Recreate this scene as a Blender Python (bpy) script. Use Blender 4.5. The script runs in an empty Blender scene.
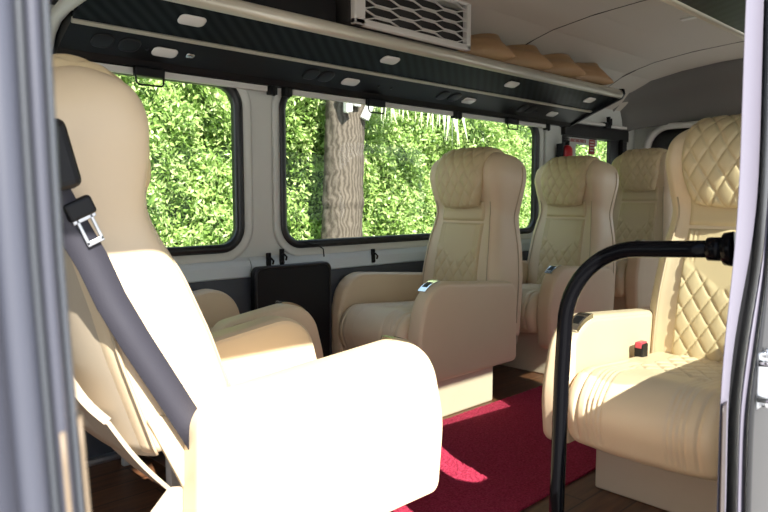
import bpy, bmesh, math, random
import numpy as np
from mathutils import Vector, Matrix
random.seed(4); rng = np.random.default_rng(7)
SC = bpy.context.scene; COL = SC.collection
PI = math.pi

# ------------------------------------------------------------------ materials
def mat(name, col, rough=.5, metal=0, spec=.5, noise=None, bump=None, coat=0, emis=None, sheen=0):
    m = bpy.data.materials.new(name); m.use_nodes = True
    nt = m.node_tree; b = nt.nodes['Principled BSDF']
    b.inputs['Base Color'].default_value = (*col, 1); b.inputs['Roughness'].default_value = rough
    b.inputs['Metallic'].default_value = metal; b.inputs['Specular IOR Level'].default_value = spec
    if coat: b.inputs['Coat Weight'].default_value = coat; b.inputs['Coat Roughness'].default_value = .08
    if sheen: b.inputs['Sheen Weight'].default_value = sheen
    tc = nt.nodes.new('ShaderNodeTexCoord')
    if noise:
        sc, amt, col2 = noise
        n = nt.nodes.new('ShaderNodeTexNoise'); n.inputs['Scale'].default_value = sc; n.inputs['Detail'].default_value = 5
        nt.links.new(tc.outputs['Object'], n.inputs['Vector'])
        r = nt.nodes.new('ShaderNodeValToRGB'); r.color_ramp.elements[0].position = .5-amt; r.color_ramp.elements[1].position = .5+amt
        r.color_ramp.elements[0].color = (*col, 1); r.color_ramp.elements[1].color = (*col2, 1)
        nt.links.new(n.outputs['Fac'], r.inputs['Fac']); nt.links.new(r.outputs['Color'], b.inputs['Base Color'])
    if bump:
        sc, st, dist = bump
        n = nt.nodes.new('ShaderNodeTexNoise'); n.inputs['Scale'].default_value = sc; n.inputs['Detail'].default_value = 4
        nt.links.new(tc.outputs['Object'], n.inputs['Vector'])
        bp = nt.nodes.new('ShaderNodeBump'); bp.inputs['Strength'].default_value = st; bp.inputs['Distance'].default_value = dist
        nt.links.new(n.outputs['Fac'], bp.inputs['Height']); nt.links.new(bp.outputs['Normal'], b.inputs['Normal'])
    return m
LEA = (.64,.50,.33)
M = {}
M['leather'] = mat('cream_leather', LEA, .42, noise=(3, .25, (.68,.54,.36)), bump=(9, .25, .006))
M['quilt'] = mat('quilted_leather', (.58,.455,.265), .42, bump=(220, .12, .001))
M['shell'] = mat('seat_back_shell', (.42,.35,.26), .5)
M['piping'] = mat('seam_piping', (.46,.36,.24), .5)
M['plinth'] = mat('plinth_vinyl', (.58,.47,.34), .45, noise=(4,.25,(.62,.51,.38)))
M['dark_metal'] = mat('dark_metal', (.03,.03,.035), .35, metal=.6)
M['chrome'] = mat('chrome', (.75,.76,.74), .16, metal=1)
M['white_metal'] = mat('cream_metal', (.5,.48,.44), .4)
M['trim'] = mat('grey_trim', (.60,.61,.565), .42, bump=(300,.15,.0006))
M['lowertrim'] = mat('lower_grey_trim', (.58,.64,.67), .38, bump=(300,.1,.0006))
M['darktrim'] = mat('dark_side_lining', (.05,.055,.065), .5)
M['ceil'] = mat('ceiling_board', (.50,.46,.40), .6, bump=(120,.1,.001))
M['ceilstrip'] = mat('ceiling_batten', (.62,.60,.56), .4)
M['rear'] = mat('rear_header', (.15,.145,.135), .6, bump=(150,.2,.001))
M['rubber'] = mat('black_rubber', (.012,.012,.013), .35)
M['blackpl'] = mat('black_plastic', (.008,.008,.009), .45, spec=.25)
M['speaker'] = mat('speaker_mesh', (.012,.012,.013), .45, spec=.3)
M['lip'] = mat('champagne_lip', (.52,.48,.39), .3, metal=.25)
M['lens'] = mat('lamp_lens', (.72,.68,.64), .25)
M['white'] = mat('white_plastic', (.60,.57,.53), .4)
M['pillow'] = mat('tan_pillow', (.42,.25,.125), .5, bump=(14,.5,.01))
M['ventdark'] = mat('vent_dark', (.025,.022,.02), .6)
M['paint'] = mat('silver_lavender_paint', (.13,.12,.15), .45)
M['leftpaint'] = mat('shade_toned_jamb_paint', (.05,.052,.068), .5)  # body paint toned down: shade of the unlit jamb face put into the colour
M['paintdark'] = mat('grey_body_paint', (.05,.053,.07), .45)
M['tanstrip'] = mat('tan_door_edge', (.20,.15,.10), .5)
M['brown'] = mat('brown_strip', (.035,.024,.02), .4)
M['gloss_black'] = mat('gloss_black_rail', (.004,.004,.005), .12, spec=.07)
M['red'] = mat('red_paint', (.45,.015,.02), .3)
M['redbtn'] = mat('red_button', (.55,.06,.09), .35)
M['belt'] = mat('belt_webbing', (.032,.031,.042), .6, bump=(500,.4,.001))
M['tongue'] = mat('brushed_steel', (.55,.56,.58), .3, metal=.9)
M['sticker'] = mat('white_sticker', (.55,.55,.52), .5)
M['stickred'] = mat('sticker_red', (.35,.03,.03), .5)
M['ground'] = mat('ground_concrete', (.40,.38,.35), .8, noise=(2,.3,(.46,.43,.4)))

def wave_mat(name, c1, c2, scale, rough, rot=0, axis='X'):
    m = mat(name, c1, rough, spec=.1); nt = m.node_tree; b = nt.nodes['Principled BSDF']
    tc = nt.nodes['Texture Coordinate']; mp = nt.nodes.new('ShaderNodeMapping'); mp.inputs['Rotation'].default_value = (0,0,rot)
    w = nt.nodes.new('ShaderNodeTexWave'); w.inputs['Scale'].default_value = scale; w.inputs['Distortion'].default_value = .6; w.bands_direction = axis
    r = nt.nodes.new('ShaderNodeValToRGB'); r.color_ramp.elements[0].color = (*c1,1); r.color_ramp.elements[1].color = (*c2,1)
    nt.links.new(tc.outputs['Object'], mp.inputs['Vector']); nt.links.new(mp.outputs['Vector'], w.inputs['Vector'])
    nt.links.new(w.outputs['Fac'], r.inputs['Fac']); nt.links.new(r.outputs['Color'], b.inputs['Base Color'])
    return m
M['ripple'] = wave_mat('rippled_dark_panel', (.006,.008,.009), (.016,.021,.023), 9, .45, .9)

def wood_mat():
    m = mat('wood_floor', (.06,.03,.02), .35); nt = m.node_tree; b = nt.nodes['Principled BSDF']
    tc = nt.nodes['Texture Coordinate']; mp = nt.nodes.new('ShaderNodeMapping'); mp.inputs['Scale'].default_value = (1.2, 14, 1)
    n = nt.nodes.new('ShaderNodeTexNoise'); n.inputs['Scale'].default_value = 3; n.inputs['Detail'].default_value = 6
    br = nt.nodes.new('ShaderNodeTexBrick'); br.inputs['Scale'].default_value = 1; br.inputs['Mortar Size'].default_value = .003
    br.inputs['Brick Width'].default_value = .9; br.inputs['Row Height'].default_value = .11
    br.inputs['Color1'].default_value = (1,1,1,1); br.inputs['Color2'].default_value = (.8,.8,.8,1); br.inputs['Mortar'].default_value = (.25,.25,.25,1)
    r = nt.nodes.new('ShaderNodeValToRGB'); r.color_ramp.elements[0].position=.3; r.color_ramp.elements[1].position=.7
    r.color_ramp.elements[0].color = (.075,.030,.016,1); r.color_ramp.elements[1].color = (.17,.075,.034,1)
    mx = nt.nodes.new('ShaderNodeMix'); mx.data_type='RGBA'; mx.blend_type='MULTIPLY'; mx.inputs['Factor'].default_value = 1
    nt.links.new(tc.outputs['Object'], mp.inputs['Vector']); nt.links.new(mp.outputs['Vector'], n.inputs['Vector'])
    nt.links.new(tc.outputs['Object'], br.inputs['Vector'])
    nt.links.new(n.outputs['Fac'], r.inputs['Fac']); nt.links.new(r.outputs['Color'], mx.inputs['A']); nt.links.new(br.outputs['Color'], mx.inputs['B'])
    nt.links.new(mx.outputs['Result'], b.inputs['Base Color'])
    return m
M['wood'] = wood_mat()
M['rug'] = mat('red_carpet', (.29,.018,.046), .95, noise=(160,.22,(.56,.055,.11)), bump=(380,1,.008), spec=.1)
M['bark'] = wave_mat('palm_bark', (.075,.06,.047), (.15,.122,.098), 11, .95, .25, 'X')
for n_ in M['bark'].node_tree.nodes:
    if n_.type=='TEX_WAVE': n_.inputs['Distortion'].default_value=9; n_.inputs['Detail'].default_value=4

def glass_mat(name, tint, gloss):
    m = bpy.data.materials.new(name); m.use_nodes = True; nt = m.node_tree; nt.nodes.clear()
    o = nt.nodes.new('ShaderNodeOutputMaterial'); t = nt.nodes.new('ShaderNodeBsdfTransparent'); g = nt.nodes.new('ShaderNodeBsdfGlossy')
    x = nt.nodes.new('ShaderNodeMixShader'); t.inputs['Color'].default_value = (*tint,1); g.inputs['Roughness'].default_value = .02
    x.inputs['Fac'].default_value = gloss
    nt.links.new(t.outputs[0], x.inputs[1]); nt.links.new(g.outputs[0], x.inputs[2]); nt.links.new(x.outputs[0], o.inputs['Surface'])
    return m
M['tint'] = glass_mat('tinted_glass', (.72,.76,.74), .03)
M['glass'] = glass_mat('window_glass', (.93,.96,.94), .012)

def leaf_mat():
    m = bpy.data.materials.new('hedge_leaf'); m.use_nodes = True; nt = m.node_tree; b = nt.nodes['Principled BSDF']
    a = nt.nodes.new('ShaderNodeAttribute'); a.attribute_name = 'tone'
    r = nt.nodes.new('ShaderNodeValToRGB')
    r.color_ramp.elements[0].color = (.12,.22,.04,1); r.color_ramp.elements[1].color = (.70,.78,.38,1)
    e = r.color_ramp.elements.new(.45); e.color = (.34,.50,.12,1)
    nt.links.new(a.outputs['Fac'], r.inputs['Fac']); nt.links.new(r.outputs['Color'], b.inputs['Base Color'])
    b.inputs['Roughness'].default_value = .38
    tr = nt.nodes.new('ShaderNodeBsdfTranslucent'); nt.links.new(r.outputs['Color'], tr.inputs['Color'])
    x = nt.nodes.new('ShaderNodeMixShader'); x.inputs['Fac'].default_value = .3
    nt.links.new(b.outputs[0], x.inputs[1]); nt.links.new(tr.outputs[0], x.inputs[2])
    nt.links.new(x.outputs[0], nt.nodes['Material Output'].inputs['Surface'])
    return m
M['leaf'] = leaf_mat()
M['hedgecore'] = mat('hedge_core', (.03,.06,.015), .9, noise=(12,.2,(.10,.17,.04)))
M['frond'] = mat('palm_frond', (.62,.66,.42), .5)
M['stub'] = mat('cut_frond_base', (.62,.60,.56), .7)

# ------------------------------------------------------------------ object helpers
def link(name, me, m=None, parent=None, smooth=True):
    o = bpy.data.objects.new(name, me); COL.objects.link(o)
    if m is not None: me.materials.append(m)
    if parent is not None: o.parent = parent
    if smooth and len(me.polygons): me.polygons.foreach_set('use_smooth', [True]*len(me.polygons))
    return o
def from_py(name, v, f, m=None, parent=None, smooth=True):
    me = bpy.data.meshes.new(name); me.from_pydata([tuple(map(float,p)) for p in v], [], f); me.update()
    bm = bmesh.new(); bm.from_mesh(me); bmesh.ops.recalc_face_normals(bm, faces=bm.faces); bm.to_mesh(me); bm.free()
    return link(name, me, m, parent, smooth)
def from_bm(name, bm, m=None, parent=None, smooth=False):
    me = bpy.data.meshes.new(name); bmesh.ops.recalc_face_normals(bm, faces=bm.faces); bm.to_mesh(me); bm.free()
    return link(name, me, m, parent, smooth)
def tag(o, label, cat, group=None, kind=None):
    o['label'] = label; o['category'] = cat
    if group: o['group'] = group
    if kind: o['kind'] = kind
    return o
def struct(o): o['kind'] = 'structure'; return o
def empty(name, loc=(0,0,0), rz=0):
    o = bpy.data.objects.new(name, None); COL.objects.link(o); o.location = loc; o.rotation_euler = (0,0,rz); o.empty_display_size=.05; return o
def bbox(bm, lo, hi, bev=0, seg=2):
    r = bmesh.ops.create_cube(bm, size=1)
    vs = r['verts']
    for v in vs: v.co = Vector([lo[i] + (v.co[i]+.5)*(hi[i]-lo[i]) for i in range(3)])
    if bev:
        es = list({e for v in vs for e in v.link_edges})
        bmesh.ops.bevel(bm, geom=es, offset=bev, segments=seg, affect='EDGES', profile=.5)
def box(name, lo, hi, m, parent=None, bev=0, seg=2):
    bm = bmesh.new(); bbox(bm, lo, hi, bev, seg); return from_bm(name, bm, m, parent, smooth=False)
def tube_bm(bm, pts, r, n=12, cap=True):
    pts = [Vector(p) for p in pts]; rings = []; up = None
    for i, p in enumerate(pts):
        t = (pts[min(i+1,len(pts)-1)] - pts[max(i-1,0)]).normalized()
        if up is None: up = t.orthogonal().normalized()
        a = (up - t*up.dot(t)).normalized(); up = a; b = t.cross(a)
        rr = r[i] if hasattr(r, '__len__') else r
        rings.append([bm.verts.new(p + (a*math.cos(2*PI*k/n) + b*math.sin(2*PI*k/n))*rr) for k in range(n)])
    for i in range(len(rings)-1):
        for k in range(n): bm.faces.new((rings[i][k], rings[i][(k+1)%n], rings[i+1][(k+1)%n], rings[i+1][k]))
    if cap: bm.faces.new(rings[0]); bm.faces.new(rings[-1])
def tube(name, pts, r, m, parent=None, n=12):
    bm = bmesh.new(); tube_bm(bm, pts, r, n); return from_bm(name, bm, m, parent, smooth=True)
def round_poly(pts, seg=8):
    """pts = (x, z, radius); returns dense closed outline"""
    out = []; n = len(pts)
    for i in range(n):
        p = Vector(pts[i][:2]); r = pts[i][2]; a = Vector(pts[i-1][:2]); c = Vector(pts[(i+1)%n][:2])
        if r <= 0: out.append(p); continue
        d1 = (a-p).normalized(); d2 = (c-p).normalized(); ang = d1.angle(d2)
        t = r/math.tan(ang/2); t = min(t, (a-p).length*.499, (c-p).length*.499); r = t*math.tan(ang/2)
        cen = p + (d1+d2).normalized()*(r/math.sin(ang/2))
        s = p+d1*t-cen; e = p+d2*t-cen; tot = s.angle(e); sg = 1 if s.x*e.y-s.y*e.x > 0 else -1
        for k in range(seg+1):
            th = sg*tot*k/seg; out.append(cen + Vector((s.x*math.cos(th)-s.y*math.sin(th), s.x*math.sin(th)+s.y*math.cos(th))))
    return out
def resample(poly, ds):
    P = np.array([tuple(p) for p in poly]); P = np.vstack([P, P[:1]])
    d = np.r_[0, np.cumsum(np.linalg.norm(np.diff(P,axis=0),axis=1))]
    n = int(d[-1]/ds); t = np.linspace(0, d[-1], n, endpoint=False)
    return np.c_[np.interp(t,d,P[:,0]), np.interp(t,d,P[:,1])], t
def outnormals(P):
    T = np.roll(P,-1,0)-np.roll(P,1,0); T /= np.linalg.norm(T,axis=1)[:,None]+1e-9
    N = np.c_[T[:,1], -T[:,0]]
    area = .5*np.sum(P[:,0]*np.roll(P[:,1],-1)-np.roll(P[:,0],-1)*P[:,1])
    return N if area > 0 else -N
def slab(name, P, half, er, m, parent, vmid=1, disp=None, y0=0, ne=6, bulge=0):
    """upholstered slab: side outline P (x,z), width 2*half across y, padded edges of radius er"""
    N = outnormals(P); vs = []
    for k in range(ne+1):
        a = PI/2*k/ne; vs.append((-half+er*(1-math.cos(a))*1.0 if False else -half + er*(1-math.sin(PI/2-a)) , er*(1-math.sin(a))))
    left = [( -half+er*(1-math.cos(PI/2*k/ne)), er*(1-math.sin(PI/2*k/ne))) for k in range(ne+1)]
    mid = [(v,0) for v in np.linspace(-half+er, half-er, vmid+2)[1:-1]]
    right = [(-v,i) for v,i in left[::-1]]
    lv = left+mid+right; verts = []; n = len(P)
    for v, ins in lv:
        off = -ins*np.ones(n)
        if disp is not None: off = off + disp(v, P)
        Q = P + N*off[:,None]
        for q in Q: verts.append((q[0], y0+v, q[1]))
    faces = []
    for j in range(len(lv)-1):
        for i in range(n):
            a = j*n+i; b = j*n+(i+1)%n; faces.append((a,b,b+n,a+n))
    for j, s in ((0,-1),(len(lv)-1,1)):
        c = P.mean(0); base = len(verts); ring = [j*n+i for i in range(n)]
        R0 = P - N*er
        prev = ring
        for sc, bl in ((.8,.5),(.4,.9)):
            cur = []
            for q in R0:
                qq = c + (q-c)*sc; cur.append(len(verts)); verts.append((qq[0], y0+s*(half+bulge*bl), qq[1]))
            for i in range(n): faces.append((prev[i],prev[(i+1)%n],cur[(i+1)%n],cur[i]))
            prev = cur
        verts.append((c[0], y0+s*(half+bulge), c[1])); ci = len(verts)-1
        for i in range(n): faces.append((prev[i],prev[(i+1)%n],ci))
    return from_py(name, verts, faces, m, parent)
def groove(x, w): return np.exp(-(x/w)**2)
def diamond(a, b, p, q, w):
    u = a/p + b/q; v = a/p - b/q
    du = np.abs(u-np.round(u)); dv = np.abs(v-np.round(v)); sc = 1/math.hypot(1/p,1/q)
    pill = np.abs(np.sin(PI*u)*np.sin(PI*v))**.5
    return .0045*pill - .0035*np.maximum(groove(du*sc,w), groove(dv*sc,w))

# ------------------------------------------------------------------ captain seat
L_BACK = .80
S_T = np.linspace(0, 1, 200)
def smooth_curve(xs, ys):
    g = np.linspace(xs[0], xs[-1], 400); y = np.interp(g, xs, ys); k = 31
    yp = np.r_[np.full(k//2, y[0]), y, np.full(k//2, y[-1])]; y2 = np.convolve(yp, np.ones(k)/k, 'valid')
    return lambda s: np.interp(s, g, y2)
fF = smooth_curve([0,.12,.25,.38,.46,.53,.60,.68,.74,.80],[.05,.05,.046,.030,.012,.006,.044,.074,.066,.020])
fR0 = smooth_curve([0,.3,.5,.62,.72,.80],[-.175,-.175,-.160,-.175,-.185,-.165])
fW0 = smooth_curve([0,.2,.36,.50,.60,.68,.80],[.248,.244,.228,.200,.212,.222,.204])
EX = 4.0
def make_seat(name, alpha, side, legs=False, fine=1.0, zp=.345, arm_len=.665, thick=.04, base_front=.14, arm_bot=.165, cover=True):
    """seat faces local +x, floor at z=0, arm front at x=0; side = +-1 the arm carrying the ashtray"""
    root = empty(name); al = math.radians(alpha); bp = .56
    sa, ca = math.sin(al), math.cos(al)
    fW = lambda s_: (np.minimum(fW0(s_), .224) if legs else fW0(s_))
    fR = lambda s_: fR0(s_) - thick
    def front_depth(s_, v):
        f, r, w = fF(s_), fR(s_), fW(s_); mid=(f+r)/2; h=(f-r)/2
        x = np.clip(np.abs(v)/w, 0, 1)
        d = mid + h*(1-x**EX)**(1/EX)
        return d - .022*np.clip(1-(np.abs(v)/(w*.80))**4, 0, 1)**.7
    def W(s, v, d): return (-(bp + s*sa - d*ca), v, zp + s*ca + d*sa)
    # backrest body
    ns, nt_ = 56, 72; R = .075; verts=[]; faces=[]
    ss = list(np.linspace(.095 if legs else -.06, L_BACK-R, ns-14)) + [L_BACK-R+R*math.sin(PI/2*k/14) for k in range(1,15)]
    for s in ss:
        sc_ = max(s, 0); w, f, r = float(fW(sc_)), float(fF(sc_)), float(fR(sc_))
        if s > L_BACK-R:
            k = math.sqrt(max(0,1-((s-(L_BACK-R))/R)**2)); w -= R*(1-k)*.9; f -= R*(1-k)*.85; r += R*(1-k)*.85
        for t in range(nt_):
            th = 2*PI*t/nt_; c, sn = math.cos(th), math.sin(th)
            v = w*math.copysign(abs(c)**(2/EX), c); d = (f+r)/2 + (f-r)/2*math.copysign(abs(sn)**(2/EX), sn)
            if sn < 0: v = w*math.copysign(abs(c)**(2/9), c); d = (f+r)/2 - (f-r)/2*abs(sn)**(2/9)
            if sn > 0:
                x = min(abs(v)/(w*.80),1); d -= .022*max(0,1-x**4)**.7*min(1,sn*3)
            verts.append(W(s, v, d))
    n=nt_
    for j in range(len(ss)-1):
        for i in range(n): faces.append((j*n+i, j*n+(i+1)%n, (j+1)*n+(i+1)%n, (j+1)*n+i))
    faces.append(tuple(range(n))); faces.append(tuple((len(ss)-1)*n+i for i in range(n)))
    back = from_py('backrest', verts, faces, M['leather'], root)
    # seam lines on the sides of the back
    for sg in (-1,1):
        bm = bmesh.new(); pts = []
        for s in np.linspace(.095 if legs else .0, L_BACK-.06, 40):
            pts.append(W(s, sg*(float(fW(s))*1.0+.0005), float(fR(s))+.012 + (0 if legs else .05)))
        tube_bm(bm, pts, .0035, 6); from_bm('seam_piping', bm, M['piping'], back, True); bm = bmesh.new()
        pts = [W(s, sg*(float(fW(s))*.80), float(front_depth(s, fW(s)*.80))+.0005) for s in np.linspace(.02, .56, 30)]
        tube_bm(bm, pts, .0028, 6)
        from_bm('seam_piping', bm, M['piping'], back, True)
    # rear shell
    verts=[];faces=[]; S=np.linspace(.085 if legs else -.10,.70,24); V=np.linspace(-1,1,18)
    def shell_pt(s,v,o):
        w = float(fW(max(s,0)))*.93; return W(s, v*w, float(fR(max(s,0))) + .02 - (.035*(1-abs(v)**3.0)*min(1,(.72-s)/.2) + .006)*o)
    for o in (1,0):
        for s in S:
            for v in V: verts.append(shell_pt(s,v,o))
    nv=len(V); nS=len(S); off=nv*nS
    for j in range(nS-1):
        for i in range(nv-1):
            a=j*nv+i; faces.append((a,a+1,a+nv+1,a+nv)); faces.append((off+a,off+a+nv,off+a+nv+1,off+a+1))
    for j in range(nS-1):
        for i in (0,nv-1): a=j*nv+i; faces.append((a,a+nv,off+a+nv,off+a))
    for i in range(nv-1):
        for j in (0,nS-1): a=j*nv+i; faces.append((a,a+1,off+a+1,off+a))
    from_py('back_shell', verts, faces, M['shell'], root)
    # quilted insert
    def panel(pname, s0, s1, wf, th, m, quilt, ds, dv):
        S = np.linspace(s0, s1, int((s1-s0)/ds)); nV = int(.28/dv); vv = np.linspace(-1,1,nV); verts=[]; faces=[]
        for s in S:
            w = wf(s); v = vv*w; e1 = np.clip((1-np.abs(vv))*w/.012,0,1); e2 = min(1,(s-s0)/.012,(s1-s)/.012); e = np.sin(PI/2*np.minimum(e1, max(e2,0)))
            d = front_depth(s, v) + (th+.006)*e - .006 + quilt(s, v)*e
            for k in range(nV): verts.append(W(s, v[k], d[k]))
        for j in range(len(S)-1):
            for i in range(nV-1): a=j*nV+i; faces.append((a,a+1,a+nV+1,a+nV))
        return from_py(pname, verts, faces, m, root)
    def q_insert(s, v):
        dia = diamond(v, np.full_like(v, s)-.02, .056, .088, .0026)
        lim = .27 + .10*(np.abs(v)/.13)      # the diamonds rise in a V towards the edges
        blend = np.clip((lim - s)/.02, 0, 1)
        vert = -.003*sum(groove(v-c, .0026) for c in (-.122,-.108,-.094,.094,.108,.122))
        up = np.clip((s-lim)/.02,0,1)
        return dia*blend + vert*up
    panel('quilted_insert', .0, .462, lambda s: .142-.012*s/.46, .010, M['quilt'], q_insert, .0042/fine, .0042/fine)
    panel('neck_panel', .466, .565, lambda s: .130, .012, M['quilt'], lambda s,v: 0*v, .008, .01)
    # wrapped headrest pad
    path = [(.535,.020),(.560,.034),(.60,.046),(.66,.056),(.715,.054),(.76,.036),(.795,-.010),(.808,-.065),(.795,-.12),(.755,-.165),(.70,-.185)]
    PP = np.array(path); dd = np.r_[0,np.cumsum(np.linalg.norm(np.diff(PP,axis=0),axis=1))]; q = np.linspace(0,dd[-1],int(dd[-1]/(.0045/fine)))
    ps = np.interp(q,dd,PP[:,0]); pd = np.interp(q,dd,PP[:,1]); k=15
    def sm(y): yp=np.r_[2*y[0]-y[k//2:0:-1], y, 2*y[-1]-y[-2:-k//2-1:-1]]; return np.convolve(yp,np.ones(k)/k,'same')[k//2:k//2+len(y)]
    ps, pd = sm(ps), sm(pd); ts=np.gradient(ps); td=np.gradient(pd); ln=np.hypot(ts,td)+1e-9; nS_, nD_ = -td/ln*-1, ts/ln*1
    nS_, nD_ = -td/ln, ts/ln
    nV = int(.31/(.0045/fine)); vv=np.linspace(-1,1,nV); verts=[]; faces=[]
    for j in range(len(q)):
        w = .108 + .038*math.sin(PI/2*min(1,q[j]/.16)); v = vv*w
        T = .034*(1-np.abs(vv)**5)**(1/2.2)
        e2 = math.sqrt(max(0,1-(1-min(1,q[j]/.03))**2)) * math.sqrt(max(0,1-(1-min(1,(q[-1]-q[j])/.03))**2))
        qu = diamond(v, np.full_like(v,q[j]), .056, .088, .0030)*np.clip((1-np.abs(vv))/.12,0,1)
        off = T*e2 + qu*e2 - .012
        sag = -.012*(1-vv**2)*max(0,1-q[j]/.05)
        for t in range(nV): verts.append(W(ps[j]+nS_[j]*off[t]+sag[t], v[t], pd[j]+nD_[j]*off[t]))
    for j in range(len(q)-1):
        for i in range(nV-1): a=j*nV+i; faces.append((a,a+1,a+nV+1,a+nV))
    # inner side, so the pad has thickness
    base=len(verts)
    for j in range(len(q)):
        w = .100 + .038*math.sin(PI/2*min(1,q[j]/.16))
        for t in (-1,1): verts.append(W(ps[j]-nS_[j]*.02, w*t, pd[j]-nD_[j]*.02))
    for j in range(len(q)-1):
        a=base+2*j; faces.append((a,a+1,a+3,a+2)); faces.append((j*nV,(j+1)*nV,a+2,a)); faces.append((j*nV+nV-1,(j+1)*nV+nV-1,a+3,a+1))
    from_py('headrest', verts, faces, M['quilt'], root)
    # cushion
    cb = .50 if legs else .60
    P,_ = resample(round_poly([(-cb,.24,.03),(-cb,.41,.03),(-.05,.445,.10),(.035,.36,.10),(-.015,.235,.05)][::-1], 12), .0055/fine)
    def q_cush(v, P):
        x, z = P[:,0], P[:,1]
        top = np.clip((z-.30)/.05,0,1)*np.clip((-.17-x)/.02,0,1)*(1 if abs(v)<.105 else 0)
        dia = diamond(np.full_like(x, v), x, .062, .090, .0028)*top
        fr = np.clip((x+.30)/.05,0,1)*np.clip((z-.25)/.02,0,1)
        g = -.0045*sum(groove(abs(v)-c, .003) for c in (.088,.102,.116,.130))*fr*(1-top) - .006*groove(abs(v)-.160,.004)*fr
        soft = .010*np.clip((x+.35)/.35,0,1)*(1-(v/.2)**2)
        return dia + g + soft
    slab('cushion', P, .208, .035, M['quilt'] if False else M['leather'], root, vmid=int(.35/(.0045/fine)), disp=q_cush)
    # arms
    PA_of = lambda arm_len: resample(round_poly([(-arm_len,arm_bot,.03),(-arm_len+.01,.536,.06),(-.06,.584,.17),(.0,.36,.30),(-.02,arm_bot,.035)][::-1], 14), .012)[0]
    for sg in (-1,1):
        PA = PA_of(.42 if (legs and sg != side) else arm_len)
        arm = slab('armrest', PA, .041, .020, M['leather'], root, vmid=1, y0=sg*.250, ne=6, bulge=.002)
        N=outnormals(PA)
        for s2 in (-1,1):
            bm = bmesh.new()
            loop=[(p[0]-n_[0]*.010, sg*.250+s2*(.041-.0045), p[1]-n_[1]*.010) for p,n_ in zip(PA,N)]
            tube_bm(bm, loop+loop[:1], .0028, 6, cap=False)
            from_bm('seam_piping', bm, M['leather'], arm, True)
        if sg == side:
            N = outnormals(PA); idx = [i for i,p in enumerate(PA) if -.165 < p[0] < -.065 and p[1] > .47]
            idx.sort(key=lambda i: PA[i][0])
            def plate(nm, ids, h0, h1, y0_, y1_, m, par):
                verts=[];faces=[]
                for i in ids:
                    for hh in (h0,h1):
                        for yy in (y0_,y1_): verts.append((PA[i][0]+N[i][0]*hh, yy, PA[i][1]+N[i][1]*hh))
                for a in range(len(ids)-1):
                    A=a*4;B=A+4
                    faces += [(A+2,A+3,B+3,B+2),(A,B,B+1,A+1),(A,A+2,B+2,B),(A+1,B+1,B+3,A+3)]
                faces += [(0,1,3,2),(len(ids)*4-4,len(ids)*4-2,len(ids)*4-1,len(ids)*4-3)]
                return from_py(nm, verts, faces, m, par, False)
            pl = plate('ashtray', idx, -.012, .007, sg*.250-sg*.036, sg*.250+sg*.004, M['chrome'], arm)
            k0=len(idx)//3; k1=2*len(idx)//3+1
            plate('ashtray_slot', idx[k0:k1], .004, .0082, sg*.250-sg*.030, sg*.250-sg*.004, M['blackpl'], pl)
    # base
    bs = box('base', (-.52,-.262,0), (-base_front,.262,.27), M['plinth'], root, .008) if not legs else None
    if legs:
        box('base', (-.46,-.19,.02), (-.22,.19,.25), M['dark_metal'], root, .008)
        for sg in (-1,1):
            box('leg', (-.535,sg*.17-.012,0), (-.505,sg*.17+.012,.42), M['white_metal'], root, .003)
        # pocket flaps behind the back and a cover plate beside the base (seat frame coordinates)
        def flap(nm, a, b_, y0_, y1_, th_, m):
            a=Vector((a[0],0,a[1])); b_=Vector((b_[0],0,b_[1])); t_=(b_-a).normalized(); n_=Vector((t_.z,0,-t_.x)); verts=[]
            K=9
            for k in range(K):
                p=a.lerp(b_,k/(K-1))+n_*(.006*math.sin(PI*k/(K-1)))
                for yy,o_ in ((y0_,0),(y1_,0),(y1_,th_),(y0_,th_)): q_=p+n_*o_; verts.append((q_.x,yy,q_.z))
            fs=[(k*4+c,k*4+(c+1)%4,k*4+4+(c+1)%4,k*4+4+c) for k in range(K-1) for c in range(4)]+[(0,1,2,3),(K*4-4,K*4-3,K*4-2,K*4-1)]
            return from_py(nm, verts, fs, m, root, False)
        flap('back_pocket', (-.870,.612), (-.803,.513), -.165, .165, .016, M['shell'])
        flap('lower_flap', (-.808,.510), (-.695,.350), -.175, -.02, .008, M['shell'])
        for sg in (-1,1):
            P3,_=resample(round_poly([(-.765,.52,.005),(-.60,.50,.02),(-.60,.36,.02),(-.690,.357,.01)][::-1],5),.01)
            slab('recline_hinge', P3, .007, .003, M['leather'], root, y0=sg*.222)
        P2,_=resample(round_poly([(-.775,.31,.005),(-.745,.06,.01),(-.60,.06,.01),(-.60,.34,.01),(-.715,.368,.005)][::-1][::-1][::-1],4),.01)
        if cover: slab('side_cover', P2, .006, .003, M['plinth'], root, y0=side*.212)
    # little recline lever box on the side
    return root
def copy_tree(o, parent=None):
    c = o.copy(); COL.objects.link(c)
    if parent is not None: c.parent = parent
    for ch in list(o.children): copy_tree(ch, c)
    return c

YC = 2.06
wall_seat = make_seat('captain_seat', 5.5, +1)
wall_seat.location = (1.90, YC, 0); wall_seat.rotation_euler = (0,0,PI)
def place(o, loc, label):
    o.location = loc; tag(o, label, 'seat', 'cream leather captain seats'); return o
place(wall_seat, (1.90,YC,0), 'cream leather seat by the long window, behind the black wall table and facing it')
s3 = copy_tree(wall_seat); place(s3, (2.83,YC,0), 'cream seat directly behind the window seat, with the small red extinguisher above it')
s4 = copy_tree(wall_seat); place(s4, (3.76,YC,.09), 'rearmost olive-shaded seat against the back wall beside the small rear side window')
near = make_seat('captain_seat', 5.5, -1, fine=1.25, zp=.365, base_front=.285, arm_bot=.215)
near.rotation_euler = (0,0,PI); place(near, (1.625,.755,0), 'large cream quilted seat behind the black handrail, half in sunlight beside the door')
fr = make_seat('captain_seat', 18.2, -1, legs=True, zp=.405, arm_len=.70, thick=0)
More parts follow.
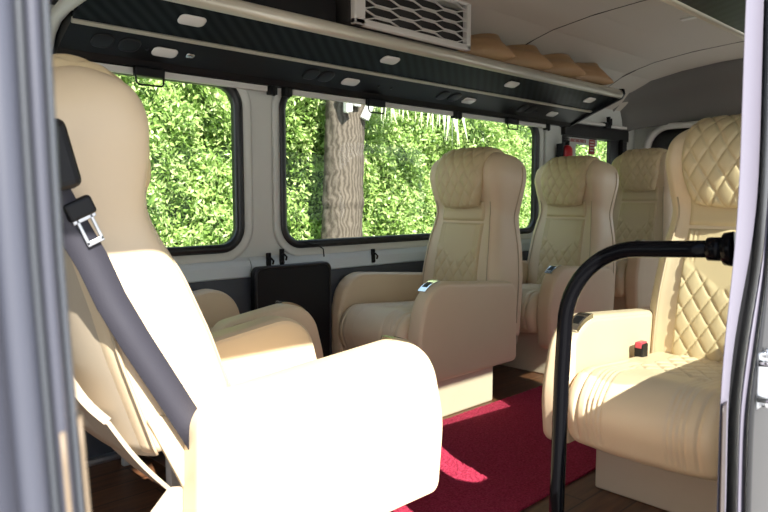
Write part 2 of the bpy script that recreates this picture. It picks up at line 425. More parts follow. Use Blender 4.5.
place(fr, (1.275,1.385,0), 'reclined seat in the foreground facing the rear, its side and armrest bleached by sun')
fw = make_seat('captain_seat', 18.2, -1, legs=True, zp=.405, arm_len=.42, thick=0, fine=.7, cover=False); place(fw, (1.43,2.06,0), 'seat beside the first window hidden behind the sunlit reclined seat, only its armrest showing')
# mirror the ashtray side for the wall seats: aisle side is -y in the world = +y local after turning, as built

# ------------------------------------------------------------------ seat belt on the sunlit seat
b = empty('seat_belt', (.44,1.13,.8)); tag(b, 'dark grey seat belt with steel tongue hanging across the sunlit reclined seat', 'seat belt')
def ribbon(name, pts, w, th, m, parent, nrm=(0,-1,0), inv=None):
    inv = inv or parent.location; pts=[Vector(p)-Vector(inv) for p in pts]; nrm=Vector(nrm); verts=[];faces=[]
    for i,p in enumerate(pts):
        t=(pts[min(i+1,len(pts)-1)]-pts[max(i-1,0)]).normalized(); s=t.cross(nrm).normalized()
        for a,c in ((-1,0),(1,0),(1,1),(-1,1)): verts.append(p+s*a*w/2+nrm*c*th)
    for i in range(len(pts)-1):
        for k in range(4): a=i*4+k; c=i*4+(k+1)%4; faces.append((a,c,c+4,a+4))
    faces+= [(0,1,2,3),tuple(len(pts)*4-4+k for k in range(4))]
    return from_py(name, verts, faces, m, parent, True)
ribbon('webbing', [(0.33, 1.088, 0.989), (0.351, 1.118, 0.935), (0.379, 1.133, 0.886), (0.419, 1.138, 0.813), (0.447, 1.138, 0.745), (0.487, 1.138, 0.669), (0.539, 1.138, 0.578), (0.582, 1.138, 0.502), (0.623, 1.14, 0.429)], .054, .003, M['belt'], b)
bm = bmesh.new()
Mx = Matrix.Translation(Vector((.402,1.128,.892))-b.location) @ Matrix.Rotation(math.radians(-24),4,'Y')
def loc_box(lo,hi,bev):
    n0=len(bm.verts); bbox(bm,lo,hi,bev,3)
bbox(bm,(-.024,-.008,-.004),(.024,.008,.028),.006,3)
bmesh.ops.transform(bm, matrix=Mx, verts=bm.verts)
from_bm('tongue_grip', bm, M['blackpl'], b)
bm = bmesh.new()
for lo,hi in (((-.015,-.002,-.050),(-.009,.002,0)),((.009,-.002,-.050),(.015,.002,0)),((-.015,-.002,-.052),(.015,.002,-.043)),((-.020,-.002,-.010),(.020,.002,.002))): bbox(bm,lo,hi,.0015)
bmesh.ops.transform(bm, matrix=Mx, verts=bm.verts)
from_bm('tongue', bm, M['tongue'], b)
gd = box('belt_guide', (-.03,-.015,-.055),(.03,.015,.055), M['blackpl'], None, .014, 3)
gd.location=(.352,1.10,.985); gd.rotation_euler=(0,math.radians(-14),0)
tag(gd,'black plastic belt guide on the shoulder of the sunlit reclined seat','belt guide')
# buckle on near seat
bk = empty('seat_belt_buckle', (2.03,.93,.43)); tag(bk,'small seat belt buckle with a red button between cushion and back of the near seat','buckle')
box('buckle_body', (-.030,-.014,-.04),(.012,.014,.035), M['blackpl'], bk, .005,3)
box('button', (-.031,-.011,.020),(.009,.011,.040), M['redbtn'], bk, .003,3)

# ------------------------------------------------------------------ floor, rug, ground
struct(box('floor', (-.9,.36,-.06), (5.0,2.46,0), M['wood']))
g = box('ground', (-12,-14,-.50),(30,20,-.42), M['ground']); struct(g)
# rug: short pile, slightly rippled
verts=[];faces=[]; xs=np.linspace(.95,3.25,240); ys=np.linspace(1.085,1.765,80)
for y in ys:
    for x in xs: verts.append((x,y,.006+.004*rng.random()))
nx=len(xs)
for j in range(len(ys)-1):
    for i in range(nx-1): a=j*nx+i; faces.append((a,a+1,a+nx+1,a+nx))
base=len(verts); cs=[(0,0),(nx-1,0),(nx-1,len(ys)-1),(0,len(ys)-1)]
edge=[i for i in range(nx)]+[j*nx+nx-1 for j in range(1,len(ys))]+[(len(ys)-1)*nx+i for i in range(nx-2,-1,-1)]+[j*nx for j in range(len(ys)-2,0,-1)]
for e in edge: verts.append((verts[e][0],verts[e][1],.001))
for k in range(len(edge)): faces.append((edge[k],edge[(k+1)%len(edge)],base+(k+1)%len(edge),base+k))
faces.append(tuple(base+k for k in range(len(edge)))[::-1])
rug=from_py('aisle_rug', verts, faces, M['rug'], None, False); tag(rug,'crimson red aisle runner lying on the wooden floor between the seats','rug')

# ------------------------------------------------------------------ side walls with window holes
def rrect(x0,z0,x1,z1,r,seg=8): return [(p.x,p.y) for p in round_poly([(x0,z0,r),(x1,z0,r),(x1,z1,r),(x0,z1,r)],seg)]
def holed_wall(name, outer, holes, y, th, m):
    bm=bmesh.new(); es=[]
    for loop in [outer]+holes:
        vs=[bm.verts.new((p[0],y,p[1])) for p in loop]
        for i in range(len(vs)): es.append(bm.edges.new((vs[i],vs[(i+1)%len(vs)])))
    bmesh.ops.triangle_fill(bm, use_beauty=True, use_dissolve=False, edges=es)
    # drop faces inside holes
    def inside(p,loop):
        c=False; n=len(loop)
        for i in range(n):
            a,b_=loop[i],loop[i-1]
            if (a[1]>p[1])!=(b_[1]>p[1]) and p[0]<(b_[0]-a[0])*(p[1]-a[1])/(b_[1]-a[1])+a[0]: c=not c
        return c
    kill=[f for f in bm.faces if any(inside((f.calc_center_median().x,f.calc_center_median().z),h) for h in holes)]
    bmesh.ops.delete(bm, geom=kill, context='FACES')
    r=bmesh.ops.extrude_face_region(bm, geom=bm.faces[:])
    for v in [e for e in r['geom'] if isinstance(e,bmesh.types.BMVert)]: v.co.y+=th
    return struct(from_bm(name,bm,m))
W1=(.30,.715,1.485,1.378); W2=(1.700,.715,3.655,1.390); W3=(3.96,.72,4.78,1.385)
def rr(w,r,g=0): return rrect(w[0]-g,w[1]-g,w[2]+g,w[3]+g,r+g)
YW=2.40
holed_wall('wall_far', [(-.9,0),(5.05,0),(5.05,1.60),(-.9,1.60)], [rr(W1,.09,.015),rr(W2,.09,.015),rr(W3,.07,.015)], YW, .05, M['trim'])
def ring_frame(name, w, r, y0, y1, gout, gin, m):
    o=rrect(w[0]-gout,w[1]-gout,w[2]+gout,w[3]+gout,r+gout); i=rrect(w[0]+gin,w[1]+gin,w[2]-gin,w[3]-gin,max(r-gin,.01)); n=len(o)
    mid=[((a[0]+b_[0])/2,(a[1]+b_[1])/2) for a,b_ in zip(o,i)]
    verts=[];faces=[]
    for loop,y in ((o,y1),(o,y0+.006),(mid,y0),(i,y0+.006),(i,y1)): verts+=[(p[0],y,p[1]) for p in loop]
    for k in range(5):
        k2=(k+1)%5
        for a in range(n): faces.append((k*n+a,k*n+(a+1)%n,k2*n+(a+1)%n,k2*n+a))
    return from_py(name,verts,faces,m,None,True)
for i,(w,r) in enumerate(((W1,.09),(W2,.09),(W3,.07))):
    f=ring_frame('window_%d'%(i+1), w, r, YW-.012, YW+.03, .018, .016 if i<2 else .055, M['rubber']); struct(f)
    gl=rrect(w[0],w[1],w[2],w[3],r); n=len(gl)
    p=from_py('glass_pane',[(q[0],y,q[1]) for y in (YW+.012,YW+.017) for q in gl],[tuple(range(n)),tuple(range(2*n-1,n-1,-1))]+[(a,(a+1)%n,n+(a+1)%n,n+a) for a in range(n)],M['glass'],f,False)
# moulded surround of the windows (raised trim), pillar covers and sill ledge
def moulding(name, w, r, m, go, depth):
    o=rrect(w[0]-go,w[1]-go,w[2]+go,w[3]+go,r+go); i=rrect(w[0]-.014,w[1]-.014,w[2]+.014,w[3]+.014,r+.014); n=len(o)
    m1=[(a[0]*.7+b_[0]*.3,a[1]*.7+b_[1]*.3) for a,b_ in zip(o,i)]
    verts=[];faces=[]
    for loop,y in ((o,YW+.002),(o,YW-depth*.8),(m1,YW-depth),(i,YW-.004),(i,YW+.002)): verts+=[(p[0],y,p[1]) for p in loop]
    for k in range(5):
        k2=(k+1)%5
        for a in range(n): faces.append((k*n+a,k*n+(a+1)%n,k2*n+(a+1)%n,k2*n+a))
    return struct(from_py(name,verts,faces,m,None,True))
moulding('trim_1', W1, .09, M['trim'], .055, .016); moulding('trim_2', W2, .09, M['trim'], .055, .016)
# lower lining: light grey ledge then dark lining
def extrude_x(name, prof, x0, x1, m, nseg=1, smooth=False):
    n=len(prof); verts=[(x,p[0],p[1]) for x in np.linspace(x0,x1,nseg+1) for p in prof]; faces=[]
    for j in range(nseg):
        for i in range(n): faces.append((j*n+i,j*n+(i+1)%n,(j+1)*n+(i+1)%n,(j+1)*n+i))
    faces+= [tuple(range(n)),tuple(nseg*n+i for i in range(n))]
    return from_py(name,verts,faces,m,None,smooth)
ledge=[(2.405,.675),(2.395,.672),(2.378,.660),(2.368,.640),(2.366,.598),(2.372,.592),(2.405,.592)]
for i,(a,b_) in enumerate(((-.85,1.513),(1.517,2.93),(2.934,4.95))):
    struct(extrude_x('trim_%d'%(i+3), ledge, a, b_, M['lowertrim']))
struct(extrude_x('trim_6', [(2.405,.590),(2.376,.590),(2.362,.52),(2.345,.20),(2.335,.012),(2.405,.012)], -.85, 4.95, M['darktrim']))
struct(extrude_x('baseboard_far', [(2.34,.001),(2.34,.018),(2.305,.018),(2.300,.010),(2.300,.001)], -.85, 4.95, M['tongue']))
struct(box('trim_7', (-.85,2.345,.34),(4.95,2.352,.355), M['darktrim']))
# pillar covers between windows
struct(box('trim_9', (3.725,2.378,.70),(3.885,2.402,1.40), M['trim'], None, .012,3))
# wardrobe grey strip between ledge seams
# curtain rail
rail=empty('curtain_rail',(1.6,2.366,1.372)); tag(rail,'off-white curtain rail running along the top of the long side windows','rail')
for a,b_ in ((.35,1.600),(1.73,3.70)):
    box('rail_bar',(a-1.6,-.010,-.013),(b_-1.6,.014,.010),M['ceilstrip'],rail,.003)
for x in (1.625,1.70,2.80,2.83,3.70):
    bm=bmesh.new(); bbox(bm,(x-1.6-.018,-.020,-.024),(x-1.6+.018,.012,.012),.003); bbox(bm,(x-1.6-.005,-.024,-.03),(x-1.6+.005,-.012,.012),.002)
    from_bm('bracket',bm,M['blackpl'],rail)
rail2=empty('curtain_rail',(4.35,2.372,1.435)); tag(rail2,'short off-white curtain rail above the small rear side window','rail')
box('rail_bar',(-.32,-.010,-.010),(.10,.012,.010),M['ceilstrip'],rail2,.003); box('rail_bar',(.17,-.010,-.010),(.43,.012,.010),M['ceilstrip'],rail2,.003)
bm=bmesh.new(); bbox(bm,(.10,-.02,-.02),(.17,.012,.02),.004); bbox(bm,(.13,-.025,.0),(.145,0,.06),.002); bbox(bm,(.16,-.025,.0),(.172,0,.05),.002); from_bm('bracket',bm,M['blackpl'],rail2)
# black roller blind box over window 3 (dark header seen above its glass)
struct(extrude_x('trim_10',[(2.40,1.42),(2.372,1.42),(2.368,1.395),(2.368,1.335),(2.40,1.335)],3.93,4.82,M['rubber']))
struct(box('trim_11',(4.56,2.376,.72),(4.82,2.41,1.36),M['rubber'],None,.01)) 
struct(tube('trim_12',[(4.70,2.37,.72),(4.70,2.37,1.345)],.02,M['blackpl'],None,10))

# window hanger brackets (black plate with wire loop)
def hanger(x, label):
    h=empty('window_latch',(x,2.352,1.388)); tag(h,label,'latch','window latches under the overhead rack')
    box('plate',(-.055,-.022,-.036),(.055,.004,-.004),M['blackpl'],h,.004)
    pts=[Vector(p) for p in [(-.056,-.012,-.01),(-.050,-.016,-.058),(-.042,-.016,-.066),(.042,-.016,-.066),(.050,-.016,-.058),(.056,-.012,-.01)]]
    tube('wire_loop',pts,.0035,M['blackpl'],h,8)
    tube('pin',[(0,-.015,-.02),(0,-.015,-.036)],.004,M['blackpl'],h,8)
hanger(1.085,'black wire latch at the top of the first side window, beside the reclined seat'); hanger(2.20,'black wire latch over the palm trunk, mid top of the long window'); hanger(3.30,'black wire latch at the rear end of the long window top')
def clip(x,z,label):
    h=empty('wall_clip',(x,2.368,z)); tag(h,label,'clip','black wall clips')
    box('clip_plate',(-.012,-.004,-.034),(.012,.004,.034),M['blackpl'],h,.003)
    bm=bmesh.new(); tube_bm(bm,[(0,-.002,.012),(0,-.018,.012),(.010,-.022,.0),(.010,-.016,-.014)],.0045,8); tube_bm(bm,[(0,-.004,-.024),(0,-.010,-.024)],.008,10); tube_bm(bm,[(0,-.004,.026),(0,-.009,.026)],.007,10)
    from_bm('hook',bm,M['blackpl'],h,True)
clip(1.60,.655,'left one of two black clips just above the black wall table'); clip(1.668,.668,'right one of two black clips just above the black wall table'); clip(2.205,.640,'lone black clip on the wall above the far armrest of the window seat')
# black folding table on wall
t=empty('wall_table',(1.70,2.33,.43)); tag(t,'black folded table panel fixed to the wall between the two window seats','table')
bm=bmesh.new(); pr=rrect(-.205,-.30,.195,.207,.03,6); n=len(pr)
lo=[bm.verts.new((p[0],-.016,p[1])) for p in pr]; hi=[bm.verts.new((p[0],.014,p[1])) for p in pr]
bm.faces.new(lo); bm.faces.new(hi)
for i in range(n): bm.faces.new((lo[i],lo[(i+1)%n],hi[(i+1)%n],hi[i]))
from_bm('table_top',bm,M['blackpl'],t)
bm=bmesh.new(); o=[(p[0],-.017,p[1]) for p in rrect(-.200,-.295,.190,.202,.03,6)]; tube_bm(bm,o+o[:1],.006,8,False); from_bm('edge_moulding',bm,M['rubber'],t,True)
box('mounting_hinge',(-.15,.014,.14),(.15,.034,.18),M['dark_metal'],t,.003)
# loose cable on wall
tag(tube('thin_cable',[(1.80,2.382,.722),(1.86,2.372,.712),(1.893,2.364,.690),(1.897,2.364,.655)],.003,M['blackpl'],None,8),'thin black cable curling from the long window to the black table panel','cable')

# fire extinguisher on the pillar
e=empty('fire_extinguisher',(3.87,2.315,1.10)); tag(e,'small red extinguisher mounted on the grey pillar between the long and rear side windows','extinguisher')
def lathe(name, prof, m, parent, n=24, loc=(0,0,0)):
    verts=[];faces=[]
    for r_,z in prof:
        for k in range(n): verts.append((loc[0]+r_*math.cos(2*PI*k/n),loc[1]+r_*math.sin(2*PI*k/n),loc[2]+z))
    for j in range(len(prof)-1):
        for k in range(n): faces.append((j*n+k,j*n+(k+1)%n,(j+1)*n+(k+1)%n,(j+1)*n+k))
    faces+=[tuple(range(n)),tuple((len(prof)-1)*n+k for k in range(n))]
    return from_py(name,verts,faces,m,parent)
lathe('cylinder',[(.02,-.10),(.032,-.095),(.035,-.08),(.035,.12),(.032,.14),(.02,.155),(.012,.16)],M['red'],e)
lathe('valve',[(.012,.158),(.014,.165),(.014,.185),(.008,.19)],M['blackpl'],e)
bm=bmesh.new(); bbox(bm,(-.045,-.010,.178),(.015,.010,.188),.003); bbox(bm,(-.045,-.008,.196),(.012,.008,.204),.003); bbox(bm,(-.05,.0,.02),(-.038,.05,.17),.003)
from_bm('handle',bm,M['blackpl'],e)
box('bracket',(-.038,.030,-.06),(.038,.062,.10),M['blackpl'],e,.003)

# sticker on the rear side window
s=empty('window_sticker',(4.22,2.406,1.30)); tag(s,'white sticker with dark red lettering on the glass of the small rear side window','sticker')
bm=bmesh.new(); bbox(bm,(-.19,0,-.015),(.20,.002,.035)); bbox(bm,(-.19,0,-.62),(-.09,.002,-.015)); from_bm('backing',bm,M['sticker'],s)
bm=bmesh.new(); x=-.17
for k in range(11):
    w=.010+.004*((k*7)%3); bbox(bm,(x,-.002,.000),(x+w*.35,0,.022)); bbox(bm,(x,-.002,.017 if k%2 else .0),(x+w,0,.022 if k%2 else .005)); 
    if k%3: bbox(bm,(x+w*.7,-.002,.0),(x+w,0,.022))
    x+=w+.006
bbox(bm,(.085,-.002,-.075),(.165,0,.028))
from_bm('lettering',bm,M['stickred'],s)
bm=bmesh.new()
for z in (.008,-.012,-.032,-.052): bbox(bm,(.098,-.003,z),(.150,-.0015,z+.007))
from_bm('badge_lines',bm,M['sticker'],s)

# ------------------------------------------------------------------ ceiling
prof=[(.36,1.50),(.50,1.66),(.75,1.78),(1.1,1.815),(1.4,1.825),(1.7,1.815),(1.95,1.79),(2.15,1.745),(2.30,1.67),(2.40,1.56),(2.44,1.40)]
outer=[(p[0],p[1]+.07) for p in prof[::-1]]
c=extrude_x('ceiling', prof+outer, -.9, 5.05, M['ceil'], 1, False); struct(c)
def zc(y): return float(np.interp(y,[p[0] for p in prof],[p[1] for p in prof]))
def seam(x,y0,y1,w,dz,m,name,skew=0):
    ys=np.linspace(y0,y1,14); verts=[]; faces=[]
    for y in ys:
        z=zc(y); xx=x+skew*(y-1.5)
        verts+= [(xx-w/2,y,z+.002),(xx+w/2,y,z+.002),(xx+w/2,y,z-dz),(xx-w/2,y,z-dz)]
    for j in range(13):
        for k in range(4): a=j*4+k; b_=j*4+(k+1)%4; faces.append((a,b_,b_+4,a+4))
    faces+=[(0,1,2,3),(52,53,54,55)]
    return struct(from_py(name,verts,faces,m,None,False))
seam(3.05,.8,2.3,.006,.0015,M['ventdark'],'trim_13',.1); seam(4.25,.8,2.3,.006,.0015,M['ventdark'],'trim_14',.1)
seam(2.0,.8,2.3,.006,.0015,M['ventdark'],'trim_15',.1)
seam(3.50,1.25,1.46,.035,.006,M['ceilstrip'],'trim_16'); seam(2.55,1.45,1.70,.03,.006,M['ceilstrip'],'trim_17')
# rear wall with window
def rear_wall():
    bm=bmesh.new(); es=[]
    outer_=[(.36,0),(2.45,0),(2.45,1.86),(.36,1.86)]; hole=[(p[0],p[1]) for p in rrect(.55,.70,2.26,1.42,.12)]
    for loop in (outer_,hole):
        vs=[bm.verts.new((4.98,p[0],p[1])) for p in loop]
        for i in range(len(vs)): es.append(bm.edges.new((vs[i],vs[(i+1)%len(vs)])))
    bmesh.ops.triangle_fill(bm,use_beauty=True,use_dissolve=False,edges=es)
    kill=[f for f in bm.faces if .56<f.calc_center_median().y<2.25 and .71<f.calc_center_median().z<1.41 ]
    bmesh.ops.delete(bm,geom=kill,context='FACES')
    r=bmesh.ops.extrude_face_region(bm,geom=bm.faces[:])
    for v in [e_ for e_ in r['geom'] if isinstance(e_,bmesh.types.BMVert)]: v.co.x+=.06
    return struct(from_bm('wall_rear',bm,M['trim']))
rear_wall()
# rear header: a dark padded curve from ceiling down to the window top
verts=[];faces=[]; hp=[(4.72,1.80),(4.80,1.74),(4.88,1.66),(4.93,1.56),(4.95,1.47),(4.98,1.47),(4.98,1.84),(4.72,1.84)]
ys=np.linspace(.42,2.44,26)
for y in ys:
    for hx,hz in hp:
        verts.append((hx - .16*max(0,(y-1.9)/.5)**2, y, hz + (.0 if hz<1.5 else 0) - max(0,1.825-zc(y))*(.6 if hz>1.7 else .2)*(1 if hz<1.83 else 0)))
n=len(hp)
for j in range(len(ys)-1):
    for i in range(n): faces.append((j*n+i,j*n+(i+1)%n,(j+1)*n+(i+1)%n,(j+1)*n+i))
faces+=[tuple(range(n)),tuple((len(ys)-1)*n+i for i in range(n))]
struct(from_py('trim_18',verts,faces,M['rear'],None,True))
def ring_frame_x(name,y0,z0,y1,z1,r,xa,xb,go,gi,m):
    o=rrect(y0-go,z0-go,y1+go,z1+go,r+go,10); i=rrect(y0+gi,z0+gi,y1-gi,z1-gi,max(.01,r-gi),10); n=len(o); verts=[];faces=[]
    for loop,x in ((o,xb),(o,xa+.004),(i,xa),(i,xb)): verts+=[(x,p[0],p[1]) for p in loop]
    for k in range(4):
        for a in range(n): faces.append((k*n+a,k*n+(a+1)%n,((k+1)%4)*n+(a+1)%n,((k+1)%4)*n+a))
    return struct(from_py(name,verts,faces,m,None,True))
ring_frame_x('trim_19',.55,.70,2.26,1.42,.14,4.915,4.99,.045,-.004,M['ceilstrip'])
wr=ring_frame_x('window_4',.55,.70,2.26,1.42,.14,4.965,5.03,.004,.13,M['rubber'])
ring_frame_x('trim_20',.68,.83,2.13,1.29,.08,4.955,5.03,.02,.012,M['blackpl'])
from_py('glass_pane',[(x,y,z) for x in (5.0,5.005) for y,z in ((.6,.75),(2.2,.75),(2.2,1.38),(.6,1.38))],[(0,1,2,3),(4,5,6,7),(0,1,5,4),(1,2,6,5),(2,3,7,6),(3,0,4,7)],M['glass'],wr,False)
# front bulkhead and near wall
for lo_,hi_ in (((-.94,.36,0),(-.90,2.45,.72)),((-.94,.36,1.50),(-.90,2.45,1.86)),((-.94,.36,.72),(-.90,.50,1.50)),((-.94,2.30,.72),(-.90,2.45,1.50))):
    struct(box('wall_front',lo_,hi_,M['trim']))
struct(box('window_6',(-.925,.50,.72),(-.918,2.30,1.50),M['glass']))  # unseen windscreen, added so sky light enters from the front
holed_wall('wall_near', [(-.9,0),(.10,0),(.10,1.50),(1.30,1.50),(1.30,0),(5.05,0),(5.05,1.86),(-.9,1.86)], [rr((1.335,.72,3.60,1.30),.09), rr((3.72,.72,4.80,1.40),.09), rr((-.80,.72,-.08,1.40),.09)], .40, .012, M['trim'])  # rearmost and foremost openings are unseen, added to brighten the cabin
wn=ring_frame('window_5',(1.335,.72,3.60,1.30),.09,.396,.412,.012,.014,M['rubber']); struct(wn)
gl=rrect(1.52,.72,3.60,1.40,.09); n=len(gl)
from_py('glass_pane',[(q[0],y,q[1]) for y in (.402,.406) for q in gl],[tuple(range(n)),tuple(range(2*n-1,n-1,-1))]+[(a,(a+1)%n,n+(a+1)%n,n+a) for a in range(n)],M['tint'],wn,False)
struct(box('wall_sill',(-.9,.30,-.42),(5.05,.40,-.062),M['paintdark']))

# door pillars: bars following the door opening, each a strip of its own material
def strip_bar(name, pts, x_w, y0, y1, m, yref=.38):
    """pts=(xleft,z) ; x_w list of right x ; box-like bar between y0 and y1 with rounded front"""
    verts=[];faces=[]
    P=np.array(pts); z=np.linspace(P[:,1].min(),P[:,1].max(),60); o=np.argsort(P[:,1])
    xl=np.interp(z,P[o,1],P[o,0]); Q=np.array(x_w); o2=np.argsort(Q[:,1]); xr=np.interp(z,Q[o2,1],Q[o2,0])
    k=7; pad=lambda a:np.r_[np.full(k//2,a[0]),a,np.full(k//2,a[-1])]; xl=np.convolve(pad(xl),np.ones(k)/k,'valid'); xr=np.convolve(pad(xr),np.ones(k)/k,'valid')
    sec=[(0,1),(0,.25),(.12,.06),(.35,0),(.65,0),(.88,.06),(1,.25),(1,1)]
    for i in range(60):
        for a,b_ in sec: verts.append(((xl[i]+(xr[i]-xl[i])*a)*(y0+(y1-y0)*b_)/yref, y0+(y1-y0)*b_, z[i]))
    n=len(sec)
    for j in range(59):
        for i in range(n): faces.append((j*n+i,j*n+(i+1)%n,(j+1)*n+(i+1)%n,(j+1)*n+i))
    faces+=[tuple(range(n)),tuple(59*n+i for i in range(n))]
    return struct(from_py(name,verts,faces,m,None,True))
Ledge=[(.123,1.6),(.123,1.03),(.122,.977),(.124,.935),(.125,.886),(.126,.842),(.128,.791),(.132,.74),(.14,.5),(.15,-.3)]
sh=lambda L,d: [(a+d,z) for a,z in L]
strip_bar('trim_21', sh(Ledge,-.0045), Ledge, .365, .40, M['darktrim'])
strip_bar('trim_22', sh(Ledge,-.013), sh(Ledge,-.0045), .355, .40, M['leftpaint'])
strip_bar('trim_23', sh(Ledge,-.018), sh(Ledge,-.012), .362, .40, M['darktrim'])
strip_bar('trim_24', sh(Ledge,-.034), sh(Ledge,-.017), .350, .40, M['paintdark'])
strip_bar('trim_25', sh(Ledge,-.20), sh(Ledge,-.031), .345, .40, M['leftpaint'])
lowL=[(.1275,.80),(.1325,.74),(.1405,.5),(.15,-.3)]
strip_bar('trim_26', sh(lowL,-.0005), sh(lowL,.0022), .366, .384, M['tanstrip'])
strip_bar('trim_27', sh(lowL,-.0105), sh(lowL,-.0070), .352, .37, M['tanstrip'])
# right hand pillar
RE=[(1.208,1.6),(1.208,1.251),(1.21,1.099),(1.218,.967),(1.216,.866),(1.194,.748),(1.174,.683),(1.170,.598),(1.183,.375),(1.19,-.3)]
RB=[(1.281, 1.636), (1.281, 1.266), (1.294, 1.107), (1.303, 0.969), (1.302, 0.863), (1.237, 0.744), (1.198, 0.679), (1.199, 0.592), (1.217, 0.363), (1.221, -0.364)]
RC=[(1.354, 1.636), (1.354, 1.281), (1.363, 1.116), (1.375, 0.972), (1.368, 0.861), (1.337, 0.733), (1.278, 0.667), (1.268, 0.578), (1.289, 0.338), (1.295, -0.364)]
RD=[(1.385, 1.676), (1.39, 1.009), (1.395, 0.842), (1.401, 0.727), (1.32, 0.661), (1.317, 0.568), (1.34, 0.321), (1.344, -0.436)]
RF=[(1.42,1.6),(1.42,.85),(1.62,.76),(1.62,-.3)]
hi=lambda L,z0:[p for p in L if p[1]>=z0]; lw=lambda L,z1:[p for p in L if p[1]<=z1]
strip_bar('trim_28', RE, [(a+.012,z) for a,z in RB], .372, .380, M['paint'], .40)
strip_bar('trim_29', RB, RC, .381, .392, M['rubber'], .40)
strip_bar('trim_30', RC, RD, .360, .375, M['paint'], .40)
strip_bar('trim_31', RD, RF, .35, .358, M['rubber'], .40)
strip_bar('trim_32', [(a+.014,z) for a,z in lw(RE,.60)], [(a+.006,z) for a,z in lw(RB,.61)], .362, .370, M['brown'], .40)
# door latch on pillar
lt=empty('door_latch',(1.205,.3515,.62)); tag(lt,'metal door striker with black catch at the right edge of the doorway','latch')
box('striker_plate',(-.012,-.004,-.050),(.040,.002,.045),M['tongue'],lt,.004)
tube('striker_loop',[(-.015,-.004,.03),(-.015,-.028,.03),(-.015,-.03,.0),(-.015,-.028,-.03),(-.015,-.004,-.03)],.006,M['chrome'],lt,10)
for z in (-.042,.042): tube('bolt',[(.015,-.004,z),(.015,-.012,z)],.009,M['tongue'],lt,8)

# ------------------------------------------------------------------ handrail
h=empty('handrail',(1.205,.728,0)); tag(h,'glossy black tubular handrail bending from the step to the right door pillar','handrail')
end=Vector((1.262,.418,.830))-h.location; dirh=Vector((end.x,end.y,0)).normalized()
pts=[Vector((0,0,-.05)),Vector((.004,0,.3)),Vector((.008,-.002,.55))]
rh,rv=.145,.165; c0=Vector((.012,-.004,.822-rv))
for k in range(0,13):
    a=PI/2*k/12; pts.append(c0+dirh*(rh*(1-math.cos(a)))+Vector((0,0,rv*math.sin(a))))
pts.append(pts[-1].lerp(end,.5)); pts.append(end)
tube('rail_tube',pts,.0158,M['gloss_black'],h,20)
d=(end-pts[-3]).normalized(); tube('collar',[end-d*.045,end-d*.043,end-d*.020,end-d*.018],[.018,.0215,.0215,.019],M['gloss_black'],h,20)
tube('flange',[end-d*.020,end-d*.016,end-d*.004,end],[.022,.029,.031,.031],M['gloss_black'],h,24)
lathe('foot_flange',[(.035,-.06),(.035,-.05),(.022,-.045),(.018,-.03)],M['gloss_black'],h)

# ------------------------------------------------------------------ overhead rack far side
rk=empty('luggage_rack',(2.4,2.2,1.5)); tag(rk,'long black overhead luggage rack with champagne lip and oval lamps above the windows','luggage rack')
def ex(name,prof,x0,x1,m,parent,smooth=False):
    o=extrude_x(name,prof,x0,x1,m,1,smooth); o.data.transform(Matrix.Translation(-parent.location)); o.parent=parent; return o
X0,X1=.775,3.955
ex('rack_floor',[(2.005,1.570),(2.40,1.570),(2.40,1.558),(2.005,1.558)],X0,X1,M['blackpl'],rk)
ex('upper_panel',[(2.020,1.548),(2.195,1.475),(2.195,1.490),(2.020,1.562)],X0,X1,M['ripple'],rk)
ex('rack_lip',[(2.030,1.541),(2.012,1.532),(1.998,1.536),(1.988,1.550),(1.988,1.568),(1.996,1.582),(2.012,1.582),(2.02,1.572),(2.035,1.572)],X0,X1,M['lip'],rk,True)
ex('lower_strip',[(2.192,1.470),(2.205,1.462),(2.211,1.470),(2.200,1.482)],X0,X1,M['lip'],rk)
ex('lower_panel',[(2.205,1.470),(2.335,1.408),(2.350,1.385),(2.398,1.385),(2.398,1.50),(2.205,1.50)],X0,X1,M['blackpl'],rk)
ex('end_cap',[(1.99,1.59),(1.982,1.56),(2.00,1.53),(2.195,1.455),(2.335,1.395),(2.40,1.385),(2.40,1.59)],X1,X1+.02,M['blackpl'],rk)
def oval(name, cx, cy, cz, tilt, lx, ly, th, m, parent):
    """rounded lens under a panel; tilt about x"""
    o=rrect(-lx,-ly,lx,ly,min(lx,ly)*.75,8); n=len(o); verts=[]
    for sc_,h_ in ((1,0),(1,-th*.6),(.86,-th)): verts+=[Vector((p[0]*sc_,p[1]*sc_ ,h_)) for p in o]
    Rm=Matrix.Translation(Vector((cx,cy,cz))-parent.location)@Matrix.Rotation(tilt,4,'X'); verts=[Rm@v for v in verts]
    faces=[(j*n+a,j*n+(a+1)%n,(j+1)*n+(a+1)%n,(j+1)*n+a) for j in range(2) for a in range(n)]+[tuple(range(n)),tuple(2*n+a for a in range(n))]
    return from_py(name,verts,faces,m,parent,True)
tU=math.atan2(-.073,.175); tL=math.atan2(-.062,.130)
for x in (1.128,2.057,2.95,3.75): oval('lamp',x,2.10,1.5135,tU,.048,.026,.006,M['lens'],rk)
for x in (1.115,1.985,2.815,3.625):
    oval('lamp',x,2.278,1.4345,tL,.046,.024,.006,M['lens'],rk)
for x in (.845+.05,.985,1.76,1.84,2.60,2.69,3.30,3.38):
    l=oval('speaker',x,2.270,1.438,tL,.036,.036,.004,M['speaker'],rk)
for x in (1.21,): oval('switch',x,2.275,1.436,tL,.016,.013,.005,M['chrome'],rk)
for x in (1.05,2.16,2.24,3.20,3.46): oval('screw_cap',x,2.278,1.4345,tL,.005,.005,.003,M['dark_metal'],rk)
